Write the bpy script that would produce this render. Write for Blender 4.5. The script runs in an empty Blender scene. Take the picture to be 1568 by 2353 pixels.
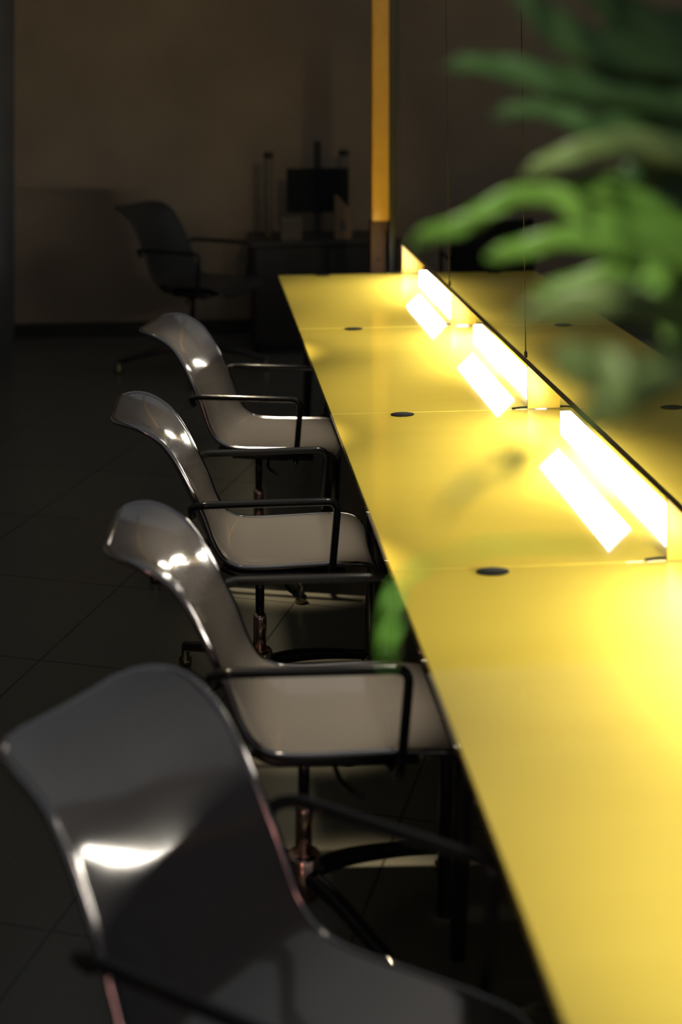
import bpy, bmesh, math, random
from mathutils import Vector, Matrix
random.seed(7)
PI = math.pi
scn = bpy.context.scene
COL = scn.collection

# ------------------------------------------------------------------ camera
F_PX, CX, HY = 3400.0, 784.0, 90.0          # focal length (px), principal column, horizon row
CAM_H = 1.81
YAW = math.atan(0.104)
cam_d = bpy.data.cameras.new('camera')
cam = bpy.data.objects.new('camera', cam_d)
COL.objects.link(cam)
cam.location = (0, 0, CAM_H)
cam.rotation_euler = (PI/2, 0, -YAW)
cam_d.sensor_fit = 'VERTICAL'
cam_d.sensor_height = 36
cam_d.sensor_width = 24
cam_d.lens = F_PX/2353*36
cam_d.shift_y = -(1176.5-HY)/2353
cam_d.clip_start = 0.05
cam_d.dof.use_dof = True
cam_d.dof.focus_distance = 4.1
cam_d.dof.aperture_fstop = 1.7
scn.camera = cam
SA, CA = math.sin(YAW), math.cos(YAW)

def at(px, py, d):
    """the place seen at a photograph position, d metres in front of the camera"""
    u, v = (px-CX)/F_PX, -(py-HY)/F_PX
    return Vector((d*(SA+u*CA), d*(CA-u*SA), CAM_H+d*v))

# ------------------------------------------------------------------ materials
def principled(name, col, rough=.5, metal=0, coat=0, spec=.5, emit=None, estr=0, trans=0):
    m = bpy.data.materials.new(name); m.use_nodes = True
    b = m.node_tree.nodes['Principled BSDF']
    b.inputs['Base Color'].default_value = (*col, 1)
    b.inputs['Roughness'].default_value = rough
    b.inputs['Metallic'].default_value = metal
    b.inputs['Coat Weight'].default_value = coat
    b.inputs['Coat Roughness'].default_value = .04
    b.inputs['Specular IOR Level'].default_value = spec
    b.inputs['Transmission Weight'].default_value = trans
    if emit:
        b.inputs['Emission Color'].default_value = (*emit, 1)
        b.inputs['Emission Strength'].default_value = estr
    return m

def noise_on(m, scale, c0, c1, detail=4, rough_lo=None, rough_hi=None, stretch=(1, 1, 1), bump=0):
    nt = m.node_tree; b = nt.nodes['Principled BSDF']
    tc = nt.nodes.new('ShaderNodeTexCoord'); mp = nt.nodes.new('ShaderNodeMapping')
    mp.inputs['Scale'].default_value = stretch
    n = nt.nodes.new('ShaderNodeTexNoise')
    n.inputs['Scale'].default_value = scale; n.inputs['Detail'].default_value = detail
    r = nt.nodes.new('ShaderNodeValToRGB')
    r.color_ramp.elements[0].position = .3; r.color_ramp.elements[1].position = .7
    r.color_ramp.elements[0].color = (*c0, 1); r.color_ramp.elements[1].color = (*c1, 1)
    nt.links.new(tc.outputs['Object'], mp.inputs['Vector'])
    nt.links.new(mp.outputs['Vector'], n.inputs['Vector'])
    nt.links.new(n.outputs['Fac'], r.inputs['Fac'])
    nt.links.new(r.outputs['Color'], b.inputs['Base Color'])
    if rough_lo is not None:
        q = nt.nodes.new('ShaderNodeMapRange')
        q.inputs['To Min'].default_value = rough_lo; q.inputs['To Max'].default_value = rough_hi
        nt.links.new(n.outputs['Fac'], q.inputs['Value'])
        nt.links.new(q.outputs['Result'], b.inputs['Roughness'])
    if bump:
        bp = nt.nodes.new('ShaderNodeBump'); bp.inputs['Strength'].default_value = bump
        bp.inputs['Distance'].default_value = .002
        nt.links.new(n.outputs['Fac'], bp.inputs['Height'])
        nt.links.new(bp.outputs['Normal'], b.inputs['Normal'])
    return m

M = {}
M['yellow'] = noise_on(principled('yellow_lacquer_glass', (.77, .63, .085), .07, coat=.6), 2.2,
                       (.775, .595, .085), (.805, .625, .093), 2, .03, .05, (1, 5, 1))
M['yellow_edge'] = principled('yellow_edge', (.77, .63, .07), .25)
M['shell'] = noise_on(principled('polished_grey_shell', (.085, .08, .082), .10, coat=.5), 3,
                      (.08, .076, .078), (.09, .084, .086), 3, .09, .13)
M['shell'].node_tree.nodes['Principled BSDF'].inputs['IOR'].default_value = 1.7
M['rim'] = principled('polished_rim', (.30, .29, .30), .14, 1)
M['tube'] = principled('black_chrome_tube', (.012, .012, .013), .16, 0, coat=.2, spec=.4)
M['column'] = principled('coppery_chrome', (.75, .52, .44), .16, 1)
M['dark_metal'] = principled('dark_metal', (.05, .05, .052), .3, .6)
M['brass_foot'] = principled('polished_foot', (.32, .27, .15), .16, 1)
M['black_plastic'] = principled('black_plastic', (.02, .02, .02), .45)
M['clip'] = principled('black_clip', (.010, .010, .008), .7, spec=.1)
M['rail'] = principled('dark_rail', (.035, .028, .012), .35)
M['acrylic'] = principled('pale_yellow_acrylic', (.80, .56, .07), .25)
M['glow'] = principled('lit_diffuser', (.9, .85, .75), .4, emit=(1, .95, .86), estr=41)
M['glow_bar'] = principled('lit_bar', (.9, .88, .82), .4, emit=(1, .95, .86), estr=18)
M['cable'] = principled('steel_cable', (.025, .022, .018), .6)
M['ochre'] = noise_on(principled('ochre_paint', (.60, .34, .055), .45), 14, (.57, .32, .05), (.63, .36, .06), 4)
M['brown_post'] = principled('brown_bracket', (.06, .028, .008), .6, spec=.2)
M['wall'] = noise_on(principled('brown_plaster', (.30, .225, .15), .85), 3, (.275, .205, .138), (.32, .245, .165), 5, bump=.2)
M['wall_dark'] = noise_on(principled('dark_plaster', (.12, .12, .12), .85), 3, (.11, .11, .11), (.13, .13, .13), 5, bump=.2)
M['furn'] = noise_on(principled('dark_veneer', (.025, .024, .022), .5), 5, (.022, .02, .018), (.03, .027, .024), 4, stretch=(1, 1, 9))
M['screen'] = principled('dark_screen', (.012, .013, .015), .6, spec=.15)
M['card'] = principled('tan_card', (.30, .19, .10), .7)
M['pale'] = principled('dull_canister', (.13, .11, .075), .6)
M['lid'] = principled('dark_lid', (.02, .02, .02), .5)
M['pot'] = noise_on(principled('grey_ceramic', (.09, .09, .09), .5), 20, (.08, .08, .08), (.11, .11, .105), 3)
M['soil'] = noise_on(principled('soil', (.03, .02, .012), .95), 60, (.02, .013, .008), (.05, .034, .02), 6, bump=1)
M['tube_cool'] = principled('cool_tube', (.9, .9, .9), .3, emit=(.82, .92, 1), estr=55)
M['tube_pink'] = principled('pink_tube', (.9, .6, .6), .3, emit=(1, .42, .36), estr=26)
M['housing'] = principled('lamp_housing', (.12, .12, .13), .4, .5)

def leaf_mat(name, c0, c1, tr):
    m = principled(name, c0, .42)
    noise_on(m, 16, c0, c1, 3)
    nt = m.node_tree
    b = nt.nodes['Principled BSDF']; out = nt.nodes['Material Output']
    t = nt.nodes.new('ShaderNodeBsdfTranslucent'); t.inputs['Color'].default_value = (*tr, 1)
    mx = nt.nodes.new('ShaderNodeMixShader'); mx.inputs[0].default_value = .35
    nt.links.new(b.outputs[0], mx.inputs[1]); nt.links.new(t.outputs[0], mx.inputs[2])
    nt.links.new(mx.outputs[0], out.inputs[0])
    return m
M['leaf'] = leaf_mat('green_leaf', (.085, .19, .025), (.12, .24, .035), (.19, .36, .025))
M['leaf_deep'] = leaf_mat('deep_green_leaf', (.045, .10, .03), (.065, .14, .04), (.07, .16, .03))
M['leaf_pale'] = leaf_mat('olive_leaf', (.13, .19, .06), (.17, .24, .08), (.20, .28, .06))
M['leaf_lit'] = leaf_mat('lit_green_leaf', (.20, .50, .07), (.23, .55, .08), (.32, .65, .06))  # brighter copy of the leaf green, light put into the colour
M['stem'] = principled('green_stem', (.06, .12, .03), .5)

def floor_mat():
    m = principled('dark_floor_tile', (.06, .058, .045), .2, spec=.4)
    nt = m.node_tree; b = nt.nodes['Principled BSDF']
    tc = nt.nodes.new('ShaderNodeTexCoord'); mp = nt.nodes.new('ShaderNodeMapping')
    mp.inputs['Rotation'].default_value = (0, 0, math.radians(20)); mp.inputs['Location'].default_value = (.10, .23, 0)
    br = nt.nodes.new('ShaderNodeTexBrick')
    br.offset = 0; br.inputs['Scale'].default_value = 1
    br.inputs['Brick Width'].default_value = .6; br.inputs['Row Height'].default_value = .6
    br.inputs['Mortar Size'].default_value = .004
    br.inputs['Color1'].default_value = (.11, .105, .085, 1); br.inputs['Color2'].default_value = (.118, .113, .091, 1)
    br.inputs['Mortar'].default_value = (.055, .053, .044, 1)
    n = nt.nodes.new('ShaderNodeTexNoise'); n.inputs['Scale'].default_value = 90; n.inputs['Detail'].default_value = 6
    q = nt.nodes.new('ShaderNodeMapRange'); q.inputs['To Min'].default_value = .12; q.inputs['To Max'].default_value = .34
    nt.links.new(tc.outputs['Object'], mp.inputs['Vector']); nt.links.new(mp.outputs['Vector'], br.inputs['Vector'])
    nt.links.new(tc.outputs['Object'], n.inputs['Vector']); nt.links.new(n.outputs['Fac'], q.inputs['Value'])
    nt.links.new(br.outputs['Color'], b.inputs['Base Color']); nt.links.new(q.outputs['Result'], b.inputs['Roughness'])
    return m
M['floor'] = floor_mat()

# ------------------------------------------------------------------ mesh helpers
def link(name, bm, mat, parent=None, smooth=True, bevel=0, seg=2, loc=None):
    me = bpy.data.meshes.new(name)
    bmesh.ops.recalc_face_normals(bm, faces=bm.faces)
    bm.to_mesh(me); bm.free()
    me.materials.append(mat)
    for p in me.polygons: p.use_smooth = smooth
    o = bpy.data.objects.new(name, me); COL.objects.link(o)
    if parent: o.parent = parent
    if loc: o.location = loc
    if bevel:
        md = o.modifiers.new('round', 'BEVEL'); md.width = bevel; md.segments = seg
        md.limit_method = 'ANGLE'; md.angle_limit = math.radians(40)
        wn = o.modifiers.new('wn', 'WEIGHTED_NORMAL'); wn.keep_sharp = True
    return o

def box(bm, x0, x1, y0, y1, z0, z1):
    v = [bm.verts.new((x, y, z)) for z in (z0, z1) for y in (y0, y1) for x in (x0, x1)]
    for f in ((0, 1, 3, 2), (4, 5, 7, 6), (0, 1, 5, 4), (2, 3, 7, 6), (0, 2, 6, 4), (1, 3, 7, 5)):
        bm.faces.new([v[i] for i in f])
    return bm

def B(*a):
    return box(bmesh.new(), *a)

def smooth_path(pts, n=8, closed=False):
    pts = [Vector(p) for p in pts]; out = []
    for i in range(len(pts)-1):
        p0 = pts[max(i-1, 0)]; p1 = pts[i]; p2 = pts[i+1]; p3 = pts[min(i+2, len(pts)-1)]
        for k in range(n):
            t = k/n
            out.append(.5*((2*p1)+(p2-p0)*t+(2*p0-5*p1+4*p2-p3)*t*t+(3*p1-p0-3*p2+p3)*t**3))
    out.append(pts[-1])
    return out

def fillet(pts, r, n=6):
    """polyline with rounded corners"""
    pts = [Vector(p) for p in pts]; out = [pts[0]]
    for i in range(1, len(pts)-1):
        a, b, c = pts[i-1], pts[i], pts[i+1]
        d1 = (a-b); d2 = (c-b); rr = min(r, d1.length*.45, d2.length*.45)
        p, q = b+d1.normalized()*rr, b+d2.normalized()*rr
        for k in range(n+1):
            t = k/n
            out.append((1-t)**2*p+2*(1-t)*t*b+t*t*q)
    out.append(pts[-1])
    return out

def tube(bm, path, rad, seg=10, cap=True, flat=1.0):
    path = [Vector(p) for p in path]; rings = []
    up = None
    for i, p in enumerate(path):
        t = (path[min(i+1, len(path)-1)]-path[max(i-1, 0)]).normalized()
        if up is None:
            up = Vector((0, 0, 1)) if abs(t.z) < .9 else Vector((1, 0, 0))
        s = t.cross(up).normalized(); up = s.cross(t).normalized()
        r = rad[i] if isinstance(rad, (list, tuple)) else rad
        rings.append([bm.verts.new(p+(s*math.cos(a)+up*math.sin(a)*flat)*r) for a in [2*PI*k/seg for k in range(seg)]])
    for i in range(len(rings)-1):
        for k in range(seg):
            bm.faces.new((rings[i][k], rings[i][(k+1) % seg], rings[i+1][(k+1) % seg], rings[i+1][k]))
    if cap:
        bm.faces.new(rings[0][::-1]); bm.faces.new(rings[-1])
    return bm

def lathe(bm, prof, seg=28, c=(0, 0, 0)):
    c = Vector(c); rings = []
    for r, z in prof:
        if r < 1e-5: rings.append([bm.verts.new(c+Vector((0, 0, z)))])
        else: rings.append([bm.verts.new(c+Vector((r*math.cos(2*PI*k/seg), r*math.sin(2*PI*k/seg), z))) for k in range(seg)])
    for a, b in zip(rings, rings[1:]):
        for k in range(seg):
            if len(a) == 1 and len(b) == 1: continue
            if len(a) == 1: bm.faces.new((a[0], b[k], b[(k+1) % seg]))
            elif len(b) == 1: bm.faces.new((a[k], a[(k+1) % seg], b[0]))
            else: bm.faces.new((a[k], a[(k+1) % seg], b[(k+1) % seg], b[k]))
    return bm

def thing(name, label, cat, loc=(0, 0, 0), rz=0, group=None):
    o = bpy.data.objects.new(name, None); COL.objects.link(o)
    o.empty_display_size = .05
    o.location = loc; o.rotation_euler = (0, 0, rz)
    o['label'] = label; o['category'] = cat
    if group: o['group'] = group
    return o

def tag(o, label, cat, group=None, kind=None):
    o['label'] = label; o['category'] = cat
    if group: o['group'] = group
    if kind: o['kind'] = kind
    return o

def struct(name, bm, mat, label, cat):
    o = link(name, bm, mat, smooth=False)
    o['kind'] = 'structure'; o['label'] = label; o['category'] = cat
    return o

def copy_thing(root, loc, rz, label):
    r = root.copy(); COL.objects.link(r)
    r.location = loc; r.rotation_euler = (0, 0, rz); r['label'] = label
    for ch in [o for o in COL.objects if o.parent == root]:
        c = ch.copy(); COL.objects.link(c); c.parent = r
        for g in [o for o in COL.objects if o.parent == ch]:
            d = g.copy(); COL.objects.link(d); d.parent = c
    return r

# ------------------------------------------------------------------ setting
struct('floor', B(-3.2, 6.2, -1.5, 9.2, -.05, 0), M['floor'], 'dark glossy tiled floor under the table and chairs', 'floor')
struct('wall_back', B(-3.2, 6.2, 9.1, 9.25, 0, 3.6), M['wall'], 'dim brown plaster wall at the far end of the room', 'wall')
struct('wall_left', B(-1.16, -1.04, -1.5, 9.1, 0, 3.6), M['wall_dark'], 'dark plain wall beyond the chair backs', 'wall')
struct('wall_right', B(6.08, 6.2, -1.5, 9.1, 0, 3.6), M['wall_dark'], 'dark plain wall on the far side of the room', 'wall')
struct('baseboard_back', B(-1.04, 6.08, 9.085, 9.1, 0, .09), M['furn'], 'dark baseboard along the far brown wall', 'baseboard')

# ------------------------------------------------------------------ tables
TZ, XL, XR, XC = .74, .41, 1.60, 1.005
EDGES = [6.70, 5.45, 4.20, 2.95, .75]
tab_lab = ['yellow glossy table section at the far end, below the tall ochre post',
           'yellow glossy table section, second from the far end, beside the farthest grey armchairs',
           'yellow glossy table section third from the far end, beside the sharp armchair with copper column',
           'long yellow glossy table section nearest the camera, running out of the bottom of the photo']
tab_grp = 'yellow table sections joined in a row'
tables = []
for i in range(4):
    y1, y0 = EDGES[i]-.0025, EDGES[i+1]+.0025
    t = thing('table_section', tab_lab[i], 'table', (XC, (y0+y1)/2, 0), 0, tab_grp)
    hx, hy = (XR-XL)/2, (y1-y0)/2
    link('tabletop', B(-hx, hx, -hy, hy, TZ-.016, TZ), M['yellow'], t, False, .0012, 2)
    bm = bmesh.new()
    for sx in (-1, 1): box(bm, sx*(hx-.10)-.02, sx*(hx-.10)+.02, -hy+.06, hy-.06, TZ-.066, TZ-.0165)
    for sy in (-1, 1): box(bm, -hx+.08, hx-.08, sy*(hy-.08)-.02, sy*(hy-.08)+.02, TZ-.066, TZ-.0165)
    link('underframe', bm, M['dark_metal'], t, False)
    for sx in (-1, 1):
        for sy in (-1, 1):
            bm = tube(bmesh.new(), [(sx*(hx-.14), sy*(hy-.10), TZ-.06), (sx*(hx-.12), sy*(hy-.07), 0.0)], [.024, .016], 14)
            link('leg', bm, M['dark_metal'], t)
    # dark joint clips sunk in the seam at the far edge
    for sx in (-1, 1):
        bm = bmesh.new()
        lathe(bm, [(0, 0), (.030, 0), (.034, .0015), (.034, .003), (.031, .004), (0, .004)], 24)
        for v in bm.verts: v.co = Vector((v.co.x*1.0, v.co.y*.62, v.co.z))
        link('joint_clip', bm, M['clip'], t, loc=(sx*.395, hy-.026, TZ+.0002))
    tables.append(t)

# ------------------------------------------------------------------ luminous divider along the middle
DX = 1.005
# cross-section of the slanted hood: upper left edge and lower right edge (x, z above the table)
HA, HB = Vector((.972-DX, 0, .146)), Vector((1.078-DX, 0, .0475))
HD = (HB-HA).normalized(); HN = Vector((HD.z, 0, -HD.x))     # HN points down and to the left
if HN.z > 0: HN = -HN
div = thing('lit_divider', 'low glowing lamp divider with a dark slanted hood along the middle of the yellow table', 'lamp', (DX, 3.6, TZ))
def slab(bm, t0, t1, n0, n1, y0, y1):
    L = (HB-HA).length
    c = [HA+HD*L*t0+HN*n0, HA+HD*L*t1+HN*n0, HA+HD*L*t1+HN*n1, HA+HD*L*t0+HN*n1]
    a = [bm.verts.new((p.x, y0, p.z)) for p in c]; b = [bm.verts.new((p.x, y1, p.z)) for p in c]
    bm.faces.new(a); bm.faces.new(b[::-1])
    for i in range(4): bm.faces.new((a[i], a[(i+1) % 4], b[(i+1) % 4], b[i]))
    return bm
bm = slab(bmesh.new(), 0, 1, -.0025, .0025, .76-3.6, 6.72-3.6)
slab(bm, 0, .05, .0024, .0085, .76-3.6, 6.72-3.6)
link('hood', bm, M['rail'], div, False)
for yb in EDGES[:5]:
    y = yb-3.6
    x0, x1 = .979-DX, 1.074-DX
    zz = lambda x: HA.z+(x-HA.x)*(HB.z-HA.z)/(HB.x-HA.x)-.0045
    bm = bmesh.new()
    o4 = [(x0, .003), (x1, .003), (x1, zz(x1)), (x0, zz(x0))]
    a_ = [bm.verts.new((x, y-.005, z)) for x, z in o4]; b_ = [bm.verts.new((x, y+.005, z)) for x, z in o4]
    bm.faces.new(a_); bm.faces.new(b_[::-1])
    for i in range(4): bm.faces.new((a_[i], a_[(i+1) % 4], b_[(i+1) % 4], b_[i]))
    link('post', bm, M['acrylic'], div, False)
    bm = bmesh.new()
    path = fillet([(x0-.045, y, .003), (x0-.02, y, .006), (x1+.02, y, .006), (x1+.045, y, .003)], .01)
    tube(bm, path, .005, 8, flat=.5)
    link('bracket', bm, M['clip'], div)
for i in range(4):
    ya, yb = EDGES[i]-1.25+.44-3.6, EDGES[i]-.13-3.6
    p = link('light_panel', slab(bmesh.new(), .13, .64, .0027, .005, ya, yb), M['glow'], div, False)
    p['label'] = 'white glowing light panel under the hood'
    p = link('fill_bar', B(1.034-DX, 1.066-DX, EDGES[i]-1.25+.12-3.6, EDGES[i]-.16-3.6, .0005, .034), M['glow_bar'], div, False, .003, 2)  # glowing bar added to whiten the pool of light on the table
    p['label'] = 'added white glowing bar for the light pool under the hood'
RZ = TZ+.146

# thin suspension cables, one at each post
cab = [('thin vertical cable dropping to the far end of the glowing divider', EDGES[0]),
       ('thin vertical cable dropping to the rail beside the second table joint', EDGES[1]),
       ('thin long vertical cable nearest the plant, dropping to the divider rail', EDGES[2])]
for lab, y in cab:
    bm = tube(bmesh.new(), [(0, 0, 0), (-.028, 0, 2.125)], .0016, 6)
    bm2 = lathe(bm, [(0, -.002), (.005, -.002), (.005, .012), (.002, .018), (0, .018)], 10)
    o = link('suspension_cable', bm2, M['cable'], None, loc=(.974, y, RZ+.006))
    tag(o, lab, 'cable', 'cables above the glowing divider')

# ------------------------------------------------------------------ chairs
PROF = [(.292, .418), (.286, .434), (.262, .447), (.20, .452), (.10, .449), (0, .446), (-.06, .450), (-.105, .468),
        (-.14, .508), (-.172, .570), (-.210, .650), (-.245, .716), (-.282, .764), (-.330, .798), (-.388, .818)]
def lean(x, z, rec):
    if x > -.105 or z < .46 or rec == 0: return x, z
    dx, dz = x+.105, z-.468
    return -.105+dx*math.cos(rec)-dz*math.sin(rec), .468+dx*math.sin(rec)+dz*math.cos(rec)
def shell_grid(rec):
    prof = smooth_path([(lean(x, z, rec)[0], 0, lean(x, z, rec)[1]) for x, z in PROF], 5)
    n = len(prof); L = [0]
    for i in range(1, n): L.append(L[-1]+(prof[i]-prof[i-1]).length)
    tot = L[-1]; NU = 20; rows = []
    for i, p in enumerate(prof):
        s = L[i]/tot
        hw = .198
        ds, de = L[i], tot-L[i]
        R0, R1 = .075, .085
        if ds < R0: hw -= R0-math.sqrt(max(0, R0*R0-(R0-ds)**2))
        if de < R1: hw -= R1-math.sqrt(max(0, R1*R1-(R1-de)**2))
        if s > .5: hw -= .012*(s-.5)/.5
        t = (prof[min(i+1, n-1)]-prof[max(i-1, 0)]).normalized()
        nrm = Vector((t.z, 0, -t.x))            # towards the sitter
        if nrm.z < 0 and s < .4: nrm = -nrm
        if nrm.x < 0 and s >= .4: nrm = -nrm
        conc = .010 if s < .42 else .010+.022*min(1, (s-.42)/.2)
        if s > .85: conc *= 1-(s-.85)/.15*.5
        row = []
        for k in range(NU+1):
            w = -1+2*k/NU
            row.append(p+Vector((0, w*hw, 0))+nrm*(conc*(abs(w*hw/.198)**2.4)))
        rows.append(row)
    return rows

def make_chair(label, group, rec=0):
    t = thing('swivel_chair', label, 'chair', (0, 0, 0), 0, group)
    rows = shell_grid(rec)
    bm = bmesh.new()
    vs = [[bm.verts.new(p) for p in r] for r in rows]
    for a, b in zip(vs, vs[1:]):
        for k in range(len(a)-1): bm.faces.new((a[k], a[k+1], b[k+1], b[k]))
    o = link('seat_shell', bm, M['shell'], t)
    sol = o.modifiers.new('thick', 'SOLIDIFY'); sol.thickness = .010; sol.offset = 0
    sub = o.modifiers.new('sub', 'SUBSURF'); sub.levels = 1; sub.render_levels = 1
    # polished bead around the edge of the shell
    loop = [r[0] for r in rows]+rows[-1][1:-1]+[r[-1] for r in rows[::-1]]+rows[0][-2:0:-1]
    loop.append(loop[0])
    bm = tube(bmesh.new(), loop, .0068, 8, cap=False)
    r = link('edge_rim', bm, M['rim'], t); r['label'] = 'polished metal rim of the shell'
    # arms
    for s in (-1, 1):
        la, lb = lean(-.176, .592, rec), lean(-.178, .622, rec)
        pts = [(la[0], s*.196, la[1]), (lb[0], s*.225, max(lb[1], .60)), (-.150, s*.236, .630), (.196, s*.236, .634), (.178, s*.232, .424), (.160, s*.14, .418)]
        bm = tube(bmesh.new(), fillet(pts, .03, 6), .0098, 12)
        link('armrest', bm, M['tube'], t)
    # under-seat frame
    bm = bmesh.new()
    for s in (-1, 1):
        tube(bm, fillet([(.22, s*.15, .424), (-.06, s*.15, .424), (-.10, s*.14, .44)], .03), .011, 10)
    tube(bm, [(.16, -.15, .422), (.16, .15, .422)], .010, 10)
    tube(bm, [(-.03, -.15, .422), (-.03, .15, .422)], .010, 10)
    box(bm, -.075, .115, -.07, .07, .385, .418)
    link('seat_frame', bm, M['dark_metal'], t)
    bm = tube(bmesh.new(), fillet([(.05, -.06, .395), (.07, -.17, .388), (.11, -.205, .380)], .03), .005, 8)
    lv = link('tilt_lever', bm, M['tube'], t)
    # column
    bm = lathe(bmesh.new(), [(0, .388), (.012, .388), (.012, .262), (0, .262)], 20)
    link('piston', bm, M['tube'], t)
    bm = lathe(bmesh.new(), [(0, .266), (.0115, .266), (.017, .258), (.018, .250), (.018, .150), (0, .150)], 28)
    c = link('column', bm, M['column'], t); c['label'] = 'coppery polished column'
    bm = lathe(bmesh.new(), [(0, .166), (.030, .166), (.034, .160), (.034, .085), (.028, .075), (0, .075)], 28)
    link('hub', bm, M['column'], t)
    for k in range(4):
        a = PI/4+k*PI/2-.18
        d = Vector((math.cos(a), math.sin(a), 0))
        path = smooth_path([d*.025+Vector((0, 0, .125)), d*.12+Vector((0, 0, .118)), d*.25+Vector((0, 0, .090)), d*.37+Vector((0, 0, .055))], 5)
        bm = tube(bmesh.new(), path, [.019-.006*i/(len(path)-1) for i in range(len(path))], 12)
        sp = link('base_leg', bm, M['tube'], t)
        bm = lathe(bmesh.new(), [(0, 0), (.016, 0), (.019, .006), (.019, .022), (.012, .028), (.012, .056), (.008, .066), (0, .068)], 18, d*.37)
        link('foot', bm, M['brass_foot'], sp)
    return t

grp = 'glossy grey shell armchairs along the yellow table'
chairs = [
    # X, Y of the column, turn
    (.139, 2.012, -38, 'glossy grey shell armchair nearest the camera, cut off by the bottom of the photo'),
    (.235, 2.985, -4, 'glossy grey shell armchair second from the camera, lit tan on its seat'),
    (.195, 3.99, -2, 'glossy grey shell armchair third from the camera, sharp, with copper column below'),
    (.245, 5.09, -16, 'glossy grey shell armchair farthest along the table row, blue sheen on its back'),
]
near = make_chair(chairs[0][3], grp, math.radians(3))
proto = make_chair(chairs[1][3], grp)
for i, (x, y, a, lab) in enumerate(chairs):
    if i < 2:
        o = (near, proto)[i]
        o.location = (x, y, 0); o.rotation_euler = (0, 0, math.radians(a))
    else:
        copy_thing(proto, (x, y, 0), math.radians(a), lab)
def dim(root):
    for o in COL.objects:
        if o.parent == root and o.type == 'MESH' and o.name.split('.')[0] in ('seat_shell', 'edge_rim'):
            o.material_slots[0].link = 'OBJECT'; o.material_slots[0].material = M['black_plastic']  # black replaces the grey shell, standing in for shade in the far room
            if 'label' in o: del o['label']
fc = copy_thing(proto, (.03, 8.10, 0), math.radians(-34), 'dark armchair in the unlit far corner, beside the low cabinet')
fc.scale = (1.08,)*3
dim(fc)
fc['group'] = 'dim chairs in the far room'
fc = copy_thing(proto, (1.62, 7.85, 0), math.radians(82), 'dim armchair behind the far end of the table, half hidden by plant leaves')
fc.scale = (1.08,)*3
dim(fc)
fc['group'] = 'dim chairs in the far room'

# ------------------------------------------------------------------ tall post at the far table end
pt = thing('square_post', 'tall ochre square post rising behind the far end of the table', 'post', (.905, 6.93, 0))
link('shaft', B(-.040, .040, -.035, .045, .955, 3.0), M['ochre'], pt, False, .004, 2)
bm = B(-.046, .024, -.030, .040, .02, .954)
link('lower_post', bm, M['brown_post'], pt, False, .003, 2)
bm = lathe(bmesh.new(), [(0, 0), (.008, 0), (.008, .004), (.005, .006), (0, .006)], 14)
for v in bm.verts: v.co = Vector((v.co.x, -v.co.z, v.co.y))
link('bolt', bm, M['clip'], pt, loc=(-.012, -.030, .775))
link('base_plate', B(-.08, .07, -.075, .085, 0, .02), M['dark_metal'], pt, False, .003, 2)
link('side_channel', B(.042, .080, -.02, .045, .0201, 2.2), M['black_plastic'], pt, False, .003, 2)

# ------------------------------------------------------------------ cabinet with things on it in the dark
cb = thing('low_cabinet', 'dark low cabinet against the far wall behind the post', 'cabinet', (.80, 8.72, 0))
link('body', B(-.42, .42, -.22, .24, .04, .62), M['furn'], cb, False, .004, 2)
link('top', B(-.44, .44, -.24, .25, .6202, .645), M['furn'], cb, False, .003, 2)
for sx in (-1, 1):
    d = link('door', B(sx*.21-.2, sx*.21+.2, -.236, -.2202, .07, .60), M['furn'], cb, False, .003, 2)
    bm = tube(bmesh.new(), [(sx*.03, -.247, .30), (sx*.03, -.247, .40)], .005, 8)
    link('handle', bm, M['dark_metal'], d)
link('plinth', B(-.38, .38, -.18, .22, 0, .0398), M['black_plastic'], cb, False)
CZ = .645
mon = thing('computer_monitor', 'dark flat monitor standing on the low cabinet', 'monitor', (.77, 8.74, CZ))
link('screen', B(-.185, .185, -.012, .012, .14, .40), M['screen'], mon, False, .004, 2)
link('neck', B(-.022, .022, .0125, .03, .01, .56), M['lid'], mon, False, .003, 2)
link('stand', B(-.11, .11, -.06, .09, 0, .0098), M['lid'], mon, False, .003, 2)
for (x, y, h, r, lab) in [(.475, 8.70, .47, .026, 'slim dull canister with dark lid left of the monitor'),
                          (.935, 8.84, .47, .028, 'slim dull canister with dark lid between monitor and ochre post')]:
    c = thing('canister', lab, 'canister', (x, y, CZ), 0, 'slim canisters on the low cabinet')
    link('body', lathe(bmesh.new(), [(0, 0), (r-.002, 0), (r, .004), (r, h-.004), (r-.003, h), (0, h)], 24), M['pale'], c)
    link('lid', lathe(bmesh.new(), [(0, h+.0005), (r+.003, h+.0005), (r+.003, h+.026), (r-.002, h+.03), (0, h+.03)], 24), M['lid'], c)
bx = thing('paper_box', 'small pale paper box on the cabinet below the monitor', 'box', (.60, 8.585, CZ))
link('body', B(-.06, .06, -.05, .05, 0, .10), M['pale'], bx, False, .002, 1)
link('lid', B(-.063, .063, -.053, .053, .1005, .128), M['pale'], bx, False, .002, 1)
fo = thing('folder', 'tan slanted folder standing on the cabinet just left of the post', 'folder', (.905, 8.60, CZ))
bm = bmesh.new()
out = [(-.05, 0), (.05, 0), (.05, .16), (-.03, .25), (-.05, .25)]
a = [bm.verts.new((x, -.03, z)) for x, z in out]; b = [bm.verts.new((x, .03, z)) for x, z in out]
bm.faces.new(a); bm.faces.new(b[::-1])
for i in range(5): bm.faces.new((a[i], a[(i+1) % 5], b[(i+1) % 5], b[i]))
link('case', bm, M['card'], fo, False, .002, 1)
link('spine_label', B(-.02, .02, -.0315, -.0303, .05, .11), M['pale'], fo, False)

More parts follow.
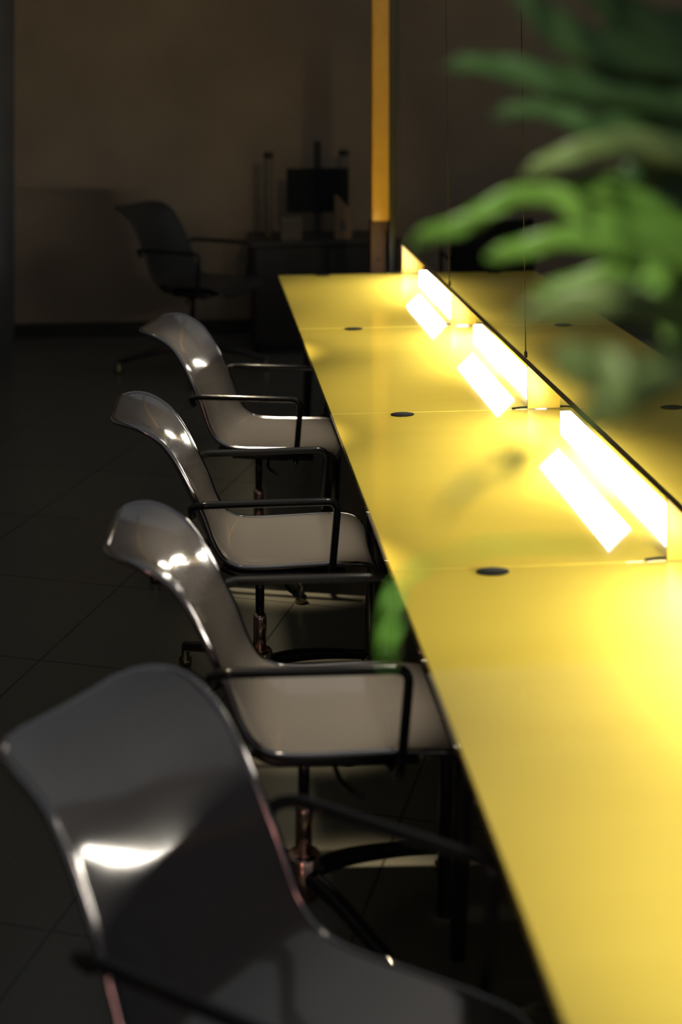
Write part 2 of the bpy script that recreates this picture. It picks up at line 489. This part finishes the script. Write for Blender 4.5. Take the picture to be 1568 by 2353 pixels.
# ------------------------------------------------------------------ plant
PB = Vector((.80, 1.22, TZ))
plant = thing('potted_plant', 'large leafy green plant in a pot, blurred in front of the table', 'plant', PB)
link('pot', lathe(bmesh.new(), [(0, .001), (.085, .001), (.092, .006), (.118, .17), (.122, .175), (.122, .19), (.112, .19), (.108, .165), (0, .165)], 36), M['pot'], plant)
link('soil', lathe(bmesh.new(), [(0, .176), (.06, .174), (.1085, .168), (.10, .1655), (0, .1655)], 30), M['soil'], plant)
CROWN = Vector((0, 0, .42))
link('stem', tube(bmesh.new(), smooth_path([(0, 0, .165), (.012, .0, .28), (0, 0, .42), (-.02, .02, .60), (-.02, 0, .74)], 5), [.022-.0006*i for i in range(21)], 12), M['stem'], plant)

def lobe(bm, spine, fold=.16, n=6):
    """spine: (px, py, half width px, depth); a curved folded blade with a pointed tip"""
    pts = [(at(p[0], p[1], p[3]), p[2]*p[3]/F_PX) for p in spine]
    P = smooth_path([p for p, w in pts], n)
    W = []
    for i in range(len(pts)-1):
        for k in range(n):
            t = k/n; t = t*t*(3-2*t)
            W.append(pts[i][1]*(1-t)+pts[i+1][1]*t)
    W.append(pts[-1][1])
    view = (Vector((SA, CA, -.2))).normalized()
    rows = []
    for i, p in enumerate(P):
        t = (P[min(i+1, len(P)-1)]-P[max(i-1, 0)]).normalized()
        s = t.cross(view).normalized()
        d = s.cross(t).normalized()
        w = max(W[i], .0012)
        rows.append([bm.verts.new(p+s*w*q-PB+d*(fold*w*(abs(q)**1.5))+d*.004*math.sin(i*.7+q*2)) for q in (-1, -.55, 0, .55, 1)])
    for a, b in zip(rows, rows[1:]):
        for k in range(4): bm.faces.new((a[k], a[k+1], b[k+1], b[k]))

def leaf(mat, spines, base=None):
    bm = bmesh.new()
    for s in spines: lobe(bm, s)
    o = link('leaf', bm, mat, plant)
    sol = o.modifiers.new('thick', 'SOLIDIFY'); sol.thickness = .0011; sol.offset = 0
    if base:
        p = at(*base)-PB
        top = Vector((-.015, 0, .55 if p.z > .6 else .40))
        mid = (p+top)/2+Vector((.03, 0, .06))
        bm = tube(bmesh.new(), smooth_path([top, mid, p], 8), .0042, 8)
        link('petiole', bm, M['stem'], o)
    return o

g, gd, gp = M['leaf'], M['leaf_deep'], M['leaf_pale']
D = 1.35
# bright lobed leaf in the middle
leaf(g, [[(948, 566, 4, D-.02), (985, 540, 20, D-.01), (1060, 518, 22, D), (1120, 482, 22, D), (1190, 450, 24, D), (1280, 450, 26, D), (1360, 500, 34, D), (1440, 540, 50, D+.01), (1620, 565, 60, D+.03)],
         [(1118, 592, 5, D), (1165, 580, 22, D), (1240, 560, 24, D), (1310, 545, 28, D), (1400, 545, 42, D), (1500, 565, 60, D+.01), (1640, 590, 60, D+.03)],
         [(1225, 672, 4, D+.01), (1290, 655, 17, D+.01), (1370, 640, 26, D+.01), (1450, 615, 38, D+.015), (1620, 590, 50, D+.03)],
         [(1545, 806, 4, D-.03), (1545, 770, 24, D-.02), (1530, 715, 30, D-.01), (1510, 650, 34, D), (1530, 580, 46, D+.02)],
         [(1385, 725, 4, D), (1420, 706, 18, D), (1470, 676, 24, D), (1530, 620, 34, D+.01)],
         [(1300, 415, 4, D+.02), (1380, 430, 32, D+.02), (1470, 480, 44, D+.03), (1600, 560, 46, D+.04)]],
     (1640, 575, D+.03))
# leaves above it
leaf(gd, [[(1022, 152, 4, D+.02), (1090, 146, 22, D+.02), (1180, 158, 30, D+.02), (1290, 186, 38, D+.02), (1420, 205, 40, D+.03), (1600, 240, 40, D+.05)],
          [(1350, 290, 5, D+.04), (1420, 265, 36, D+.04), (1520, 240, 46, D+.05), (1620, 240, 34, D+.05)],
          [(1390, 60, 5, D+.05), (1440, 120, 40, D+.05), (1520, 190, 50, D+.05), (1620, 240, 34, D+.05)]], (1610, 240, D+.05))
leaf(gd, [[(1135, 266, 4, D+.03), (1190, 252, 18, D+.03), (1280, 250, 28, D+.03), (1370, 285, 38, D+.03), (1480, 330, 44, D+.04), (1620, 360, 40, D+.06)],
          [(1420, 420, 5, D+.05), (1480, 390, 40, D+.05), (1560, 365, 46, D+.06), (1640, 355, 30, D+.06)]], (1630, 360, D+.06))
leaf(gp, [[(1204, 405, 4, D), (1250, 378, 20, D), (1330, 348, 26, D), (1420, 330, 34, D+.01), (1520, 340, 36, D+.03), (1620, 370, 36, D+.05)]], (1620, 370, D+.05))
leaf(gd, [[(1170, -60, 4, D), (1215, 0, 26, D), (1280, 60, 42, D), (1370, 110, 46, D+.01), (1480, 130, 46, D+.03), (1620, 150, 40, D+.05)],
          [(1330, -90, 5, D+.02), (1390, -20, 44, D+.02), (1470, 60, 56, D+.03), (1600, 140, 40, D+.05)]], (1610, 150, D+.05))
# dense dark leaves at the right edge
rnd = random.Random(3)
for k in range(13):
    bx_, by_ = 1640, 60+k*46
    d = D+.07+rnd.random()*.10
    sp = []
    for q in range(3):
        ang = rnd.uniform(-.7, .8)
        L = rnd.uniform(190, 300)
        tx, ty = bx_-L*math.cos(ang), by_+L*math.sin(ang)
        sp.append([(tx, ty, 4, d), (tx*.75+bx_*.25, ty*.75+by_*.25+rnd.uniform(-12, 12), 40, d), (tx*.4+bx_*.6, ty*.4+by_*.6, 54, d+.01), (bx_, by_, 34, d+.02)])
    leaf(gd if k < 7 or k % 3 else g, sp, (bx_, by_, d+.02))
# pale out-of-focus leaves lower down, nearer the lens
d2 = 1.02
leaf(gp, [[(1175, 760, 4, d2), (1240, 715, 24, d2), (1330, 690, 40, d2), (1440, 690, 46, d2), (1640, 760, 40, d2+.06)],
          [(1260, 815, 4, d2), (1320, 830, 44, d2), (1400, 860, 60, d2), (1480, 870, 50, d2), (1640, 790, 36, d2+.06)],
          [(1330, 970, 4, d2), (1390, 930, 36, d2), (1470, 900, 46, d2), (1560, 850, 40, d2+.02), (1650, 780, 30, d2+.06)]], (1650, 775, d2+.06))
# sparse spray hanging over the table
d3 = .98
leaf(gp, [[(1012, 1190, 3, d3), (1050, 1140, 10, d3), (1100, 1098, 13, d3), (1150, 1078, 9, d3), (1200, 1040, 8, d3), (1290, 1000, 7, d3), (1400, 975, 6, d3), (1640, 960, 6, d3+.05)],
          [(1165, 1112, 3, d3), (1190, 1085, 16, d3), (1215, 1050, 12, d3), (1240, 1020, 6, d3)],
          [(1120, 1032, 3, d3), (1145, 1028, 14, d3), (1190, 1032, 9, d3), (1250, 1012, 6, d3)],
          [(1262, 1060, 3, d3), (1272, 1035, 13, d3), (1290, 1000, 7, d3)],
          [(1322, 1035, 3, d3), (1330, 1005, 14, d3), (1345, 978, 7, d3)],
          [(1195, 950, 3, d3), (1240, 958, 18, d3), (1300, 975, 10, d3), (1340, 985, 6, d3)]], (1650, 960, d3+.05))
# single green blade low over the chairs
leaf(M['leaf_lit'], [[(888, 1530, 3, 1.12), (893, 1480, 11, 1.12), (900, 1420, 15, 1.12), (908, 1370, 10, 1.12), (930, 1330, 4, 1.13), (1000, 1290, 3, 1.14), (1200, 1250, 3, 1.17), (1640, 1270, 3, 1.24)]], (1650, 1275, 1.24))

# ------------------------------------------------------------------ added fill spots and a pink lamp, out of the frame
def area(name, loc, target, size, size_y, power, col, spread=180):
    l = bpy.data.lights.new(name, 'AREA'); l.shape = 'RECTANGLE'; l.size = size; l.size_y = size_y
    l.energy = power; l.color = col; l.spread = math.radians(spread)
    o = bpy.data.objects.new(name, l); COL.objects.link(o)
    o.location = loc
    o.rotation_euler = (Vector(target)-Vector(loc)).to_track_quat('-Z', 'Y').to_euler()
    return o
def spot(name, loc, target, power, col, angle, blend=.6, r=.08):
    l = bpy.data.lights.new(name, 'SPOT'); l.energy = power; l.color = col
    l.spot_size = math.radians(angle); l.spot_blend = blend; l.shadow_soft_size = r
    o = bpy.data.objects.new(name, l); COL.objects.link(o)
    o.location = loc
    o.rotation_euler = (Vector(target)-Vector(loc)).to_track_quat('-Z', 'Y').to_euler()
    return o
for cy_, pw in ((1.85, 125), (2.75, 95), (3.5, 150), (4.4, 165), (5.45, 165), (6.2, 120)):
    sx_ = .70 if cy_ < 3 else .78
    spot('fill_spot_table', (sx_, cy_, 2.9), (sx_, cy_, .74), pw, (1, .88, .66), 33, 1, .1)  # added overhead fill to even out the tabletop, no fixture seen
for cx_, cy_ in ((.24, 2.99), (.23, 3.99), (.25, 5.05)):
    spot('fill_spot_seat', (-.35, cy_+.05, 2.9), (cx_, cy_, .45), 620, (1, .83, .55), 14.5, .7, .04)  # unseen narrow spots added to brighten the chair seats
spot('fill_spot_plant', (-1.0, .45, 2.6), at(1200, 930, 1.30), 380, (1, .95, .8), 25, 1, .06)  # added spot to brighten the middle leaves, no source seen
spot('fill_spot_post', (1.2, 2.2, 2.9), (.90, 6.9, 1.6), 60, (1, .80, .45), 14, .6, .05)  # unseen spot added to light the ochre shaft

pl = bpy.data.lights.new('pink_lamp', 'POINT'); pl.energy = 7; pl.color = (1, .45, .36); pl.shadow_soft_size = .07
po = bpy.data.objects.new('pink_lamp', pl); COL.objects.link(po); po.location = (-.55, .15, .42)
w = bpy.data.worlds.new('dim_room'); scn.world = w; w.use_nodes = True
bg = w.node_tree.nodes['Background']
bg.inputs['Color'].default_value = (.95, .98, 1, 1); bg.inputs['Strength'].default_value = .165

scn.cycles.caustics_reflective = False
scn.view_settings.view_transform = 'Standard'
scn.view_settings.look = 'None'
scn.view_settings.gamma = 1
scn.view_settings.exposure = 0
scn.view_settings.use_curve_mapping = False
